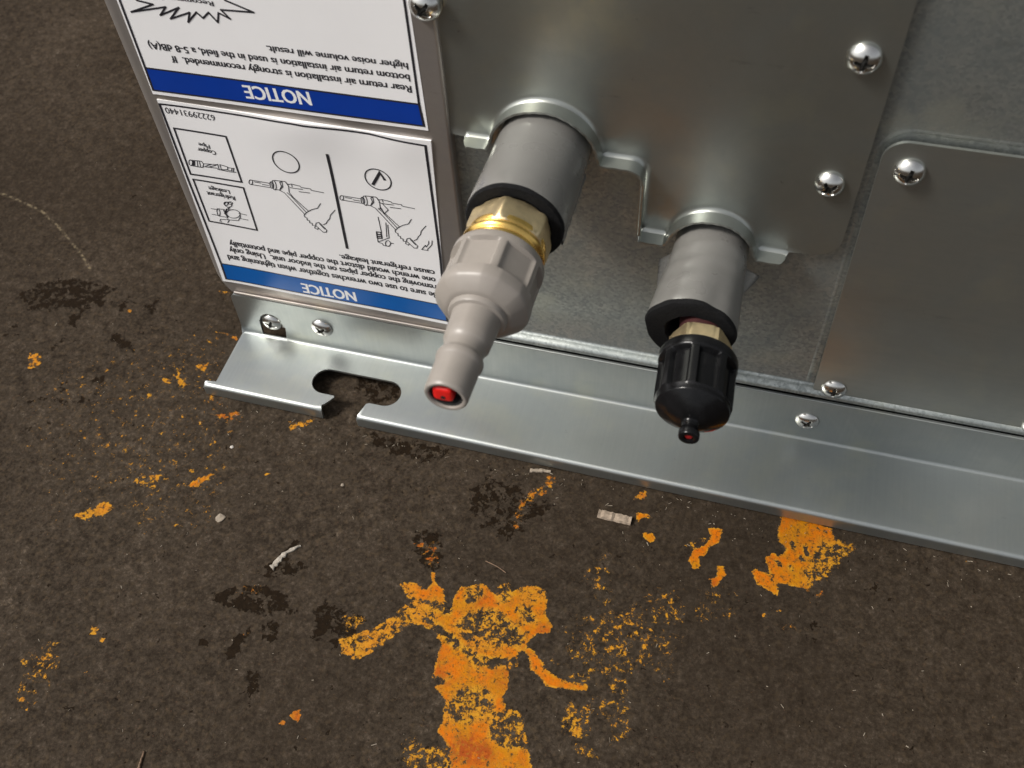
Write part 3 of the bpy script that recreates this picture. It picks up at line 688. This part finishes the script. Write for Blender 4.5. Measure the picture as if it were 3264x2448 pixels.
turned('foam_end', [(20, 11.6), (32.0, 12.5), (33.6, 13.25), (34.3, 13.35), (35.1, 13.0), (35.4, 12.2), (35.5, 10.8), (35.3, 8.2), (34.4, 7.4), (30, 7.0), (26, 5.2), (24, 5)], fx, M['foam'], pipe2,
       lambda s, r, t: r * (1 + ov(s, t)) + .05 * math.sin(14 * t + s) + (1.0 * math.cos(t - math.radians(-35)) if r < 9.8 and s > 29 else 0))
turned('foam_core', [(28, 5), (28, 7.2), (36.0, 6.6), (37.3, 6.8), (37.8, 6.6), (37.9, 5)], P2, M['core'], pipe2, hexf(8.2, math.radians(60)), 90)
turned('flare_nut', [(33.4, 5), (37.4, 5.6), (37.6, 7.4), (37.9, 8.6), (38.4, 9.3), (44.0, 9.3), (44.4, 8.6), (46.8, 8.4), (46.8, 5)], P2, M['brass'], pipe2, hexf(9.3, math.radians(60)), 180, 28)
rib_ph = math.radians(97)
def cap2(s, r, t):
    q = (t - rib_ph) % (math.pi * 2 / 8) - math.pi / 8          # ribs at +-pi/8
    rib = max(0.0, min(1.0, (math.pi / 8 - abs(q) - .105) / .04))
    if 48.2 < s < 61.3: e = min(1, (s - 48.2) / .4) * min(1, max(0, (61.3 - s) / .9)); return r - e * rib * 1.6
    return r
pr2 = [(44.5, 8.8), (44.5, 10.8), (44.9, 11.4), (45.4, 11.6), (47.4, 11.6), (48.0, 11.4), (48.25, 11.3), (48.7, 11.25), (50, 11.25), (53, 11.2), (56, 11.2), (58, 11.2), (59.6, 11.15), (60.4, 11.15), (61.2, 11.1), (61.5, 10.9), (61.9, 10.6), (63.0, 10.55), (63.3, 10.4), (63.4, 10.3), (65.4, 6.9), (67.3, 3.9), (67.4, 3.3), (67.7, 2.6), (68.2, 2.3), (69.4, 2.3), (70.0, 2.45), (70.4, 2.85), (71.0, 3.05), (72.2, 3.0), (72.6, 2.8), (72.75, 2.3), (72.7, 1.6), (72.5, 1.3), (71, 1.2), (71, 0)]
cap_b = turned('pipe_cap', pr2, P2, M['blackcap'], pipe2, cap2, 192, 34)
tag(cap_b, 'black ribbed plastic cap ending in a small knob')
turned('valve_stem', [(70.5, 0), (70.5, 1.1), (72.1, 1.1), (72.3, .8), (72.3, 0)], P2, M['redd'], pipe2, None, 24)
# red thread-lock smear low on the right of the black cap
V = []; F = []
for i in range(9):
    for j in range(5):
        t = math.radians(-62 + 22 * i / 8); s = 63.5 + .8 * j / 4 + .12 * math.sin(i * 1.3); r = 10.3 - (s - 63.4) * 1.7 + .06; V.append((r * math.cos(t), s, r * math.sin(t)))
for i in range(8):
    for j in range(4): F.append((i * 5 + j, (i + 1) * 5 + j, (i + 1) * 5 + j + 1, i * 5 + j + 1))
link('red_smear', clean(mesh('red_smear', place(V, *P2), F)), M['red'], pipe2)

# ------------------------------------------------------------------ the two notice labels
def wave1(x, z): return .00024 + .00006 * np.sin(x * 90 + 1) + .00005 * np.sin(z * 70)
def wave2(x, z):
    tp = np.exp(-((z - .1265) / .012) ** 2)
    return .00028 + tp * (.0011 * np.exp(-((x + .144) / .016) ** 2) + .0007 * np.exp(-((x + .110) / .010) ** 2)) + .00007 * np.sin(x * 110) + .00006 * np.sin(z * 95 + x * 40) + .0004 * np.clip((-.1885 - x) / .01, 0, 1) ** 2
YL = .0010
class Label:
    def __init__(s, wave, crop): s.wave, s.crop = wave, crop
    def P(s, p, crop=None):
        q = at(*(crop or s.crop)(*p), 1, YL - .00015); return np.array([q[0], q[2]])
    def lift(s, XZ, o):
        XZ = np.asarray(XZ, float); return np.stack([XZ[:, 0], YL - s.wave(XZ[:, 0], XZ[:, 1]) - o, XZ[:, 1]], 1)
def quadgrid(lab, c, o, nu, nv):
    c = [np.array(q, float) for q in c]; V = []; F = []
    for j in range(nv + 1):
        for i in range(nu + 1):
            u, v = i / nu, j / nv; V.append(c[0] * (1 - u) * (1 - v) + c[1] * u * (1 - v) + c[2] * u * v + c[3] * (1 - u) * v)
    for j in range(nv):
        for i in range(nu): p = j * (nu + 1) + i; F.append((p, p + 1, p + nu + 2, p + nu + 1))
    return lab.lift(V, o), F
class Acc:
    def __init__(s): s.V = []; s.F = []; s.n = 0
    def add(s, V, F):
        s.V.append(np.asarray(V)); s.F += [tuple(i + s.n for i in f) for f in F]; s.n += len(V)
    def obj(s, name, mat, parent): 
        me_ = mesh(name, np.vstack(s.V), s.F, False); return link(name, me_, mat, parent)
def ribbon(lab, acc_, XZ, wd, o, closed=False):
    P = dense([tuple(p) for p in XZ], .0025, closed)
    if closed: P.append(P[0])
    for i in range(len(P) - 1):
        a_, b_ = np.array(P[i]), np.array(P[i + 1]); d = b_ - a_; L_ = np.hypot(*d)
        if L_ < 1e-7: continue
        d /= L_; q = np.array([-d[1], d[0]]) * wd / 2; e = d * wd * .35
        acc_.add(lab.lift([a_ - e - q, b_ + e - q, b_ + e + q, a_ - e + q], o), [(0, 1, 2, 3)])
_tc = {}
def glyphs(txt, bold):
    cu = bpy.data.curves.new('t', 'FONT'); cu.body = txt; cu.size = 1; cu.offset = bold; cu.resolution_u = 3; cu.fill_mode = 'FRONT'
    ob = bpy.data.objects.new('t', cu); COL.objects.link(ob); dg = bpy.context.evaluated_depsgraph_get(); dg.update()
    m_ = bpy.data.meshes.new_from_object(ob.evaluated_get(dg)); V = np.array([tuple(v.co) for v in m_.vertices]); F = [tuple(p.vertices) for p in m_.polygons]
    bpy.data.objects.remove(ob); bpy.data.curves.remove(cu); bpy.data.meshes.remove(m_); return V, F
capH = glyphs('H', 0)[0][:, 1].max()
def text(lab, acc_, txt, p0, p1, cap, o, bold=.008, crop=None, heavy=.030):
    V, F = glyphs(txt, bold); S0 = lab.P(p0, crop); E0 = lab.P(p1, crop)
    d = E0 - S0; dn = d / np.hypot(*d); c = lab.P((p0[0] + cap[0], p0[1] + cap[1]), crop) - S0
    up = np.array([-dn[1], dn[0]])
    if up @ c < 0: up = -up
    up = up * abs(up @ c)
    x0_, x1_ = V[:, 0].min(), V[:, 0].max()
    XZ = S0 + ((V[:, 0] - x0_) / (x1_ - x0_))[:, None] * d + (V[:, 1] / capH)[:, None] * up
    wt = np.hypot(*up) * heavy
    for q_ in (-wt, 0.0, wt): acc_.add(lab.lift(XZ + dn * q_, o + q_ * .01), F)

O1, O2, O3 = .00005, .00009, .00013
def paper(lab, corners, name, nu=60, nv=60):
    V, F = quadgrid(lab, corners, 0, nu, nv); n = len(V); B = V.copy(); B[:, 1] = YL + .00005
    V2 = np.vstack([V, B]); b = [i for i in range(nu + 1)] + [(j + 1) * (nu + 1) + nu for j in range(nv)] + [nv * (nu + 1) + i for i in range(nu - 1, -1, -1)] + [j * (nu + 1) for j in range(nv - 1, 0, -1)]
    F = list(F) + [(b[i], b[(i + 1) % len(b)], b[(i + 1) % len(b)] + n, b[i] + n) for i in range(len(b))]
    return link(name, clean(mesh(name, V2, F), 50), M['paper'], unit)

# upper label
z1 = zm(340, 0, .4973); zq = zm(300, 0, .31646)
LA = Label(wave1, z1)
bl, br = LA.P((297, 600)), LA.P((2062, 838)); tl, tr = LA.P((65, 0)), LA.P((1935, 0))
tl = bl + (tl - bl) * 1.75; tr = br + (tr - br) * 1.55
labA = paper(LA, [bl, br, tr, tl], 'notice_label'); tag(labA, 'upper white notice sticker with dark blue band and starburst')
f = lambda p0, p1, t: p0 + (p1 - p0) * t
a0, a1, b0, b1 = LA.P((248, 432)), LA.P((2003, 668)), LA.P((2035, 808)), LA.P((300, 575))
band = Acc(); band.add(*quadgrid(LA, [a0, a1, b0, b1], O1, 40, 4)); band.obj('blue_band', M['blue_a'], labA)
ln = Acc(); wl = .0008
ribbon(LA, ln, [f(LA.P((248, 432)), LA.P((85, 0)), 1.7), a0, b1], wl, O2); ribbon(LA, ln, [f(a1, LA.P((1908, 0)), 1.5), a1, b0], wl, O2); ribbon(LA, ln, [a0, a1], .0006, O2); ribbon(LA, ln, [b1, b0], .0006, O2)
burst = [(430,0),(595,42),(375,118),(722,68),(668,152),(853,75),(772,188),(962,125),(948,222),(1030,122),(1098,182),(1153,125),(1247,225),(1253,128),(1373,190),(1277,97),(1608,122),(1318,0)]
bp = [LA.P(p, zq) for p in burst]; c0 = (bp[0] + bp[-1]) / 2
up = [c0 * 2 - p for p in bp]; up = [p + np.array([0, .0065]) for p in up]
ribbon(LA, ln, bp + up, .00062, O2, True)
ln.obj('border_and_starburst', M['ink'], labA)
tx = Acc()
text(LA, tx, 'Rear return air installation is strongly recommended.  If', (1950, 550), (408, 356), (3, 43), O2)
text(LA, tx, 'bottom return air installation is used in the field, a 5-8 dB(A)', (1940, 478), (262, 268), (3, 43), O2)
text(LA, tx, 'higher noise volume will result.', (1928, 404), (1022, 290), (3, 42), O2)
text(LA, tx, 'Recommended', (1195, 14), (560, -66), (2, 46), O2, crop=zq)
tag(tx.obj('lettering', M['ink'], labA), kind='stuff')
tw = Acc(); text(LA, tw, 'NOTICE', (1293, 588), (868, 544), (6, 82), O2, .010); tw.obj('notice_heading', M['white'], labA)

# lower label
z2 = zm(500, 300, .45208); zb = zm(600, 900, .45208)
LB = Label(wave2, z2)
tl, tr, bl, br = LB.P((0, 35)), LB.P((1935, 325)), LB.P((470, 1312)), LB.P((2052, 1622))
labB = paper(LB, [bl, br, tr, tl], 'notice_label'); tag(labB, 'lower white notice sticker with sheen-painted blue band and wrench drawings')
a0, a1, b0, b1 = LB.P((455, 1190)), LB.P((2032, 1488)), LB.P((2050, 1598)), LB.P((492, 1298))
band = Acc(); band.add(*quadgrid(LB, [a0, a1, b0, b1], O1, 40, 4)); band.obj('blue_band', M['blue_b'], labB)
ln = Acc()
ribbon(LB, ln, [LB.P(p) for p in [(20, 66), (500, 132), (960, 192), (1040, 207), (1500, 272), (1898, 355)]], .0007, O2)
ribbon(LB, ln, [LB.P((20, 66)), LB.P((228, 610)), a0, b1], .0008, O2); ribbon(LB, ln, [LB.P(p) for p in [(1898, 355), (1935, 660), (2000, 1150)]] + [a1, b0], .0009, O2)
ribbon(LB, ln, [a0, a1], .0005, O2); ribbon(LB, ln, [b1, b0], .0005, O2)
for bx in ([(122, 238), (488, 297), (600, 617), (240, 560)], [(258, 597), (612, 657), (708, 957), (370, 893)]): ribbon(LB, ln, [LB.P(p) for p in bx], .0007, O2, True)
ribbon(LB, ln, [LB.P((1205, 422)), LB.P((1343, 1082))], .0011, O2)
for c, r in (((912, 475), .00475), ((1560, 600), .0046)):
    cc = LB.P(c); ribbon(LB, ln, [cc + r * np.array([math.cos(t), math.sin(t)]) for t in np.linspace(0, 2 * math.pi, 48, endpoint=False)], .00045, O2, True)
ln.obj('border_and_frames', M['ink'], labB)
dr = Acc(); T_ = .00030
def pl(pts, wd=T_, closed=False, dx=0, dy=0): ribbon(LB, dr, [LB.P((x + dx, y + dy)) for x, y in pts], wd, O2, closed)
def ell(cx, cy, rx, ry, rot=0, wd=T_, n=20, a0=0, a1=360):
    ts = np.radians(np.linspace(a0, a1, n)); c, s_ = math.cos(math.radians(rot)), math.sin(math.radians(rot))
    pl([(cx + rx * math.cos(t) * c - ry * math.sin(t) * s_, cy + rx * math.cos(t) * s_ + ry * math.sin(t) * c) for t in ts], wd)
# pipe, nut, wrench and hand, drawn twice
def wrench(dx, dy):
    pl([(665, 602), (800, 625)], dx=dx, dy=dy); pl([(668, 633), (800, 655)], dx=dx, dy=dy); ell(664 + dx, 617 + dy, 13, 16); pl([(690, 615), (735, 623)], dx=dx, dy=dy); pl([(745, 632), (790, 640)], dx=dx, dy=dy)
    ell(828 + dx, 638 + dy, 14, 34, -12); ell(812 + dx, 637 + dy, 12, 24, -12)
    pl([(830, 604), (905, 612), (925, 632), (950, 630), (955, 648)], dx=dx, dy=dy); pl([(835, 668), (868, 672), (890, 650), (882, 612), (868, 618), (880, 645), (868, 672)], dx=dx, dy=dy); pl([(905, 612), (930, 645), (935, 690)], dx=dx, dy=dy)
    pl([(950, 630), (1010, 645), (1020, 655), (1085, 665), (1090, 675), (1178, 693)], dx=dx, dy=dy); pl([(965, 660), (1030, 668)], dx=dx, dy=dy); pl([(940, 655), (960, 658)], dx=dx, dy=dy); pl([(1005, 684), (1080, 694)], dx=dx, dy=dy)
    pl([(868, 674), (900, 690), (1042, 840)], dx=dx, dy=dy); pl([(935, 690), (960, 720), (1072, 822)], dx=dx, dy=dy); pl([(920, 690), (945, 712), (1058, 832)], dx=dx, dy=dy)
    pl([(1155, 768), (1135, 800), (1095, 810), (1060, 828), (1040, 848), (1045, 862), (1060, 868), (1062, 884), (1078, 888), (1080, 903), (1097, 906), (1098, 920), (1118, 925)], dx=dx, dy=dy)
    pl([(1258, 815), (1225, 850), (1220, 875), (1205, 890), (1195, 908), (1175, 918)], dx=dx, dy=dy)
    pl([(1125, 905), (1145, 900), (1200, 955), (1195, 970), (1175, 970), (1120, 920), (1125, 905)], dx=dx, dy=dy); pl([(1148, 910), (1185, 948)], dx=dx, dy=dy); pl([(1118, 925), (1115, 940), (1135, 950), (1140, 940)], dx=dx, dy=dy)
wrench(0, 0); wrench(640, 112)
# second wrench, hand and arrow in the right drawing
pl([(1560, 865), (1585, 975)]); pl([(1615, 905), (1622, 1005)]); pl([(1628, 920), (1638, 1010)]); pl([(1565, 760), (1590, 770), (1632, 815), (1605, 840), (1580, 800), (1565, 810)])
pl([(1550, 968), (1580, 972), (1588, 1015), (1555, 1012), (1550, 968)], .0005); pl([(1555, 985), (1585, 990)], .0006); pl([(1555, 1000), (1588, 1003)], .0006); pl([(1558, 1015), (1560, 1040), (1640, 1010)]); pl([(1560, 1040), (1590, 1050), (1600, 1065), (1640, 1070), (1652, 1048), (1670, 1050)]); ell(1630, 1050, 18, 20)
pl([(1942, 1030), (1940, 1060), (1910, 1090), (1912, 1098), (1868, 1092), (1895, 1062), (1900, 1075), (1918, 1052), (1918, 1032)])
# check mark
chk = [(1512, 634), (1568, 536), (1610, 592), (1618, 606), (1600, 606), (1578, 566), (1534, 644)]
P_ = [LB.P(p) for p in chk]; dr.add(LB.lift(P_, O2), [(0, 1, 5, 6), (1, 2, 4, 5), (2, 3, 4)])
# copper pipe box
ell(240, 480, 12, 20, -10); pl([(240, 462), (310, 470)]); pl([(240, 500), (320, 515)]); P_ = [LB.P(p) for p in [(248, 462), (270, 464), (272, 502), (252, 500)]]; dr.add(LB.lift(P_, O2), [(0, 1, 2, 3)])
pl([(285, 466), (290, 508), (310, 512), (300, 468)]); pl([(315, 470), (330, 490), (325, 515)]); pl([(330, 488), (430, 495)]); pl([(330, 508), (430, 520)]); pl([(345, 505), (385, 492)]); pl([(365, 512), (420, 498)])
pl([(430, 492), (440, 528)]); pl([(445, 494), (455, 528)]); pl([(445, 494), (500, 510), (500, 530), (455, 530)]); pl([(500, 515), (530, 520), (530, 538), (505, 534)]); pl([(530, 520), (545, 520), (540, 545)]); pl([(430, 528), (520, 545), (560, 548)])
# leak box: puff of gas and coupling
ell(505, 776, 26, 18, 10); ell(488, 770, 14, 12); ell(520, 766, 14, 10); pl([(500, 795), (505, 812), (515, 796)])
pl([(385, 805), (430, 812)]); pl([(390, 845), (440, 855)]); ell(435, 830, 10, 26, -10); pl([(430, 805), (480, 812)]); pl([(440, 858), (490, 866)]); pl([(470, 812), (500, 870)], .0005); pl([(495, 808), (480, 840), (505, 860)], .0006); ell(540, 842, 48, 30, 5); pl([(560, 815), (585, 830), (590, 865), (575, 890)]); pl([(580, 838), (635, 850)]); pl([(590, 875), (645, 886)]); pl([(450, 880), (575, 890)]); pl([(450, 880), (445, 895), (460, 900)]); pl([(495, 875), (510, 890), (500, 905)])
tag(dr.obj('line_drawings', M['ink'], labB), kind='stuff')
tx = Acc()
text(LB, tx, 'Be sure to use two wrenches together when tightening and', (1978, 1398), (495, 1130), (3, 38), O2)
text(LB, tx, 'removing the copper pipes on the indoor unit.  Using only', (1970, 1342), (506, 1080), (3, 37), O2)
text(LB, tx, 'one wrench would distort the copper pipe and potentially', (1964, 1292), (506, 1034), (3, 37), O2)
text(LB, tx, 'cause refrigerant leakage.', (1957, 1240), (1286, 1128), (3, 36), O2)
text(LB, tx, '62229931440', (403, 146), (52, 90), (2, 40), O2, .0, None, .006)
text(LB, tx, 'Copper', (412, 399), (284, 374), (3, 28), O2, .006); text(LB, tx, 'Pipe', (370, 356), (292, 340), (2, 26), O2, .006)
text(LB, tx, 'Refrigerant', (548, 718), (350, 683), (3, 28), O2, .006); text(LB, tx, 'Leakage', (510, 674), (362, 648), (3, 27), O2, .006)
tag(tx.obj('lettering', M['ink'], labB), kind='stuff')
tw = Acc(); text(LB, tw, 'NOTICE', (1394, 1396), (1016, 1330), (8, 62), O2, .010); tw.obj('notice_heading', M['white'], labB)

# ------------------------------------------------------------------ loose debris on the floor
def chip(name, p0, p1, wpx, hgt, mat, label, cat, jag=.25, taper=1.0, bend=0.0, n=12):
    a_ = at(*p0, 2, GZ); b_ = at(*p1, 2, GZ); L_ = np.hypot(b_[0] - a_[0], b_[1] - a_[1]); wd = L_ * wpx / math.hypot(p1[0] - p0[0], p1[1] - p0[1])
    c = (a_ + b_) / 2; rz = math.atan2(b_[1] - a_[1], b_[0] - a_[0]); V = []; F = []
    for i in range(n + 1):
        u = i / n; x = (u - .5) * L_; wl_ = wd * .5 * (1 + jag * random.uniform(-1, 1)) * (1 - (1 - taper) * u); wr_ = wd * .5 * (1 + jag * random.uniform(-1, 1)) * (1 - (1 - taper) * u)
        off = bend * L_ * math.sin(u * math.pi); zc_ = hgt * (.75 + .5 * random.random()); ex = L_ * .03 * random.uniform(-1, 1) * (i in (0, n))
        for (y, z) in ((-wl_ + off, .0002), (-wl_ * .8 + off, zc_ * .85), (off, zc_), (wr_ * .8 + off, zc_ * .8), (wr_ + off, .0002)): V.append((x + ex * random.random(), y, z))
    m = 5
    for i in range(n):
        for j in range(m - 1): F.append((i * m + j, i * m + j + 1, (i + 1) * m + j + 1, (i + 1) * m + j))
        F.append((i * m + m - 1, i * m, (i + 1) * m, (i + 1) * m + m - 1))
    F.append((0, 1, 2, 3, 4)); F.append(tuple(n * m + j for j in (4, 3, 2, 1, 0)))
    o = link(name, clean(mesh(name, V, F, False)), mat); o.location = (c[0], c[1], GZ); o.rotation_euler = (0, 0, rz); return tag(o, label, cat)
chip('wood_chip', (1293, 1110), (1363, 1127), 21, .0014, M['wood'], 'flat brown wood chip lying on the floor below the hem, beside orange paint', 'wood chip', .10)
chip('bark_splinter', (587, 1228), (648, 1180), 14, .0008, M['splinter'], 'pale crooked splinter on the dark stain left of the orange patch', 'splinter', .5, .5, .10)
chip('tan_flake', (1145, 1016), (1190, 1019), 9, .0008, M['stone'], 'small tan flake close to the front hem below the grey cap', 'flake', .4, .7)
chip('twig', (1050, 1213), (1093, 1238), 2.2, .0005, M['twig'], 'thin brown twig just above the orange paint figure', 'twig', .2, .6, .04)
chip('stick', (298, 1668), (312, 1624), 7, .0009, M['twig'], 'dark stick at the bottom edge of the floor', 'stick', .3, .4)
chip('straw', (683, 1336), (705, 1380), 2, .0004, M['grit'], 'pale straw lying on the bare floor left of the orange paint', 'straw', .2, .6, .05) if False else None
def pebble(px, r_px, label, mat, flat=.45, cat='pebble'):
    c = at(*px, 2, GZ); e = at(px[0] + r_px, px[1], 2, GZ); r = abs(e[0] - c[0]); bm = bmesh.new(); bmesh.ops.create_icosphere(bm, subdivisions=2, radius=r)
    for v in bm.verts: v.co = v.co * random.uniform(.84, 1.12); v.co.z = max(v.co.z * flat, -r * flat * .6)
    me_ = bpy.data.meshes.new(cat); bm.to_mesh(me_); bm.free(); o = link(cat, me_, mat); o.location = (c[0], c[1], GZ + r * flat * .55); o.rotation_euler = (0, 0, random.uniform(0, 6)); return tag(o, label, cat)
pebble((476, 1120), 11, 'flat tan pebble on the floor between the yellow flecks and the pale splinter', M['stone'], .3)
pebble((501, 966), 4, 'small whitish pebble on the floor below the left end of the rail', M['bark'], .5)
pebble((1098, 1078) if False else (740, 1048), 4, 'tiny tan pebble on the floor left of the pale flake', M['stone'], .5)
pebble((412, 1072), 3, 'tiny grey pebble beside the yellow flecks', M['bark'], .6) if False else None

V = []; F = []
for i in range(640):
    u, v = random.uniform(-20, 2230), random.uniform(60, 1670); c = at(u, v, 2, GZ)
    if c[1] > -.033 and c[0] > -.203: continue
    if c[1] > .25: continue
    if i > 400: c = np.array([random.uniform(-.2, .12), -.0335 - abs(random.gauss(0, .006)), 0])
    L_ = random.choice([.0002, .0002, .0003, .0003, .0004, .0005, .0007, .0010, .0016]) * random.uniform(.7, 1.2); wd = random.uniform(.0001, .00025); t = random.uniform(0, math.pi); h_ = random.uniform(.0001, .0003)
    d = np.array([math.cos(t), math.sin(t)]) * L_ / 2; q = np.array([-math.sin(t), math.cos(t)]) * wd / 2; b = len(V)
    for z in (GZ - .0001, GZ + h_):
        for s1, s2 in ((-1, -1), (1, -1), (1, 1), (-1, 1)): p = d * s1 + q * s2 * (1 if z < GZ else .6); V.append((c[0] + p[0], c[1] + p[1], z))
    F += [(b, b + 1, b + 5, b + 4), (b + 1, b + 2, b + 6, b + 5), (b + 2, b + 3, b + 7, b + 6), (b + 3, b, b + 4, b + 7), (b + 4, b + 5, b + 6, b + 7)]
gr = link('grit', mesh('grit', V, F, False), M['grit']); tag(gr, 'pale grit and fibres scattered over the floor', 'grit', kind='stuff')
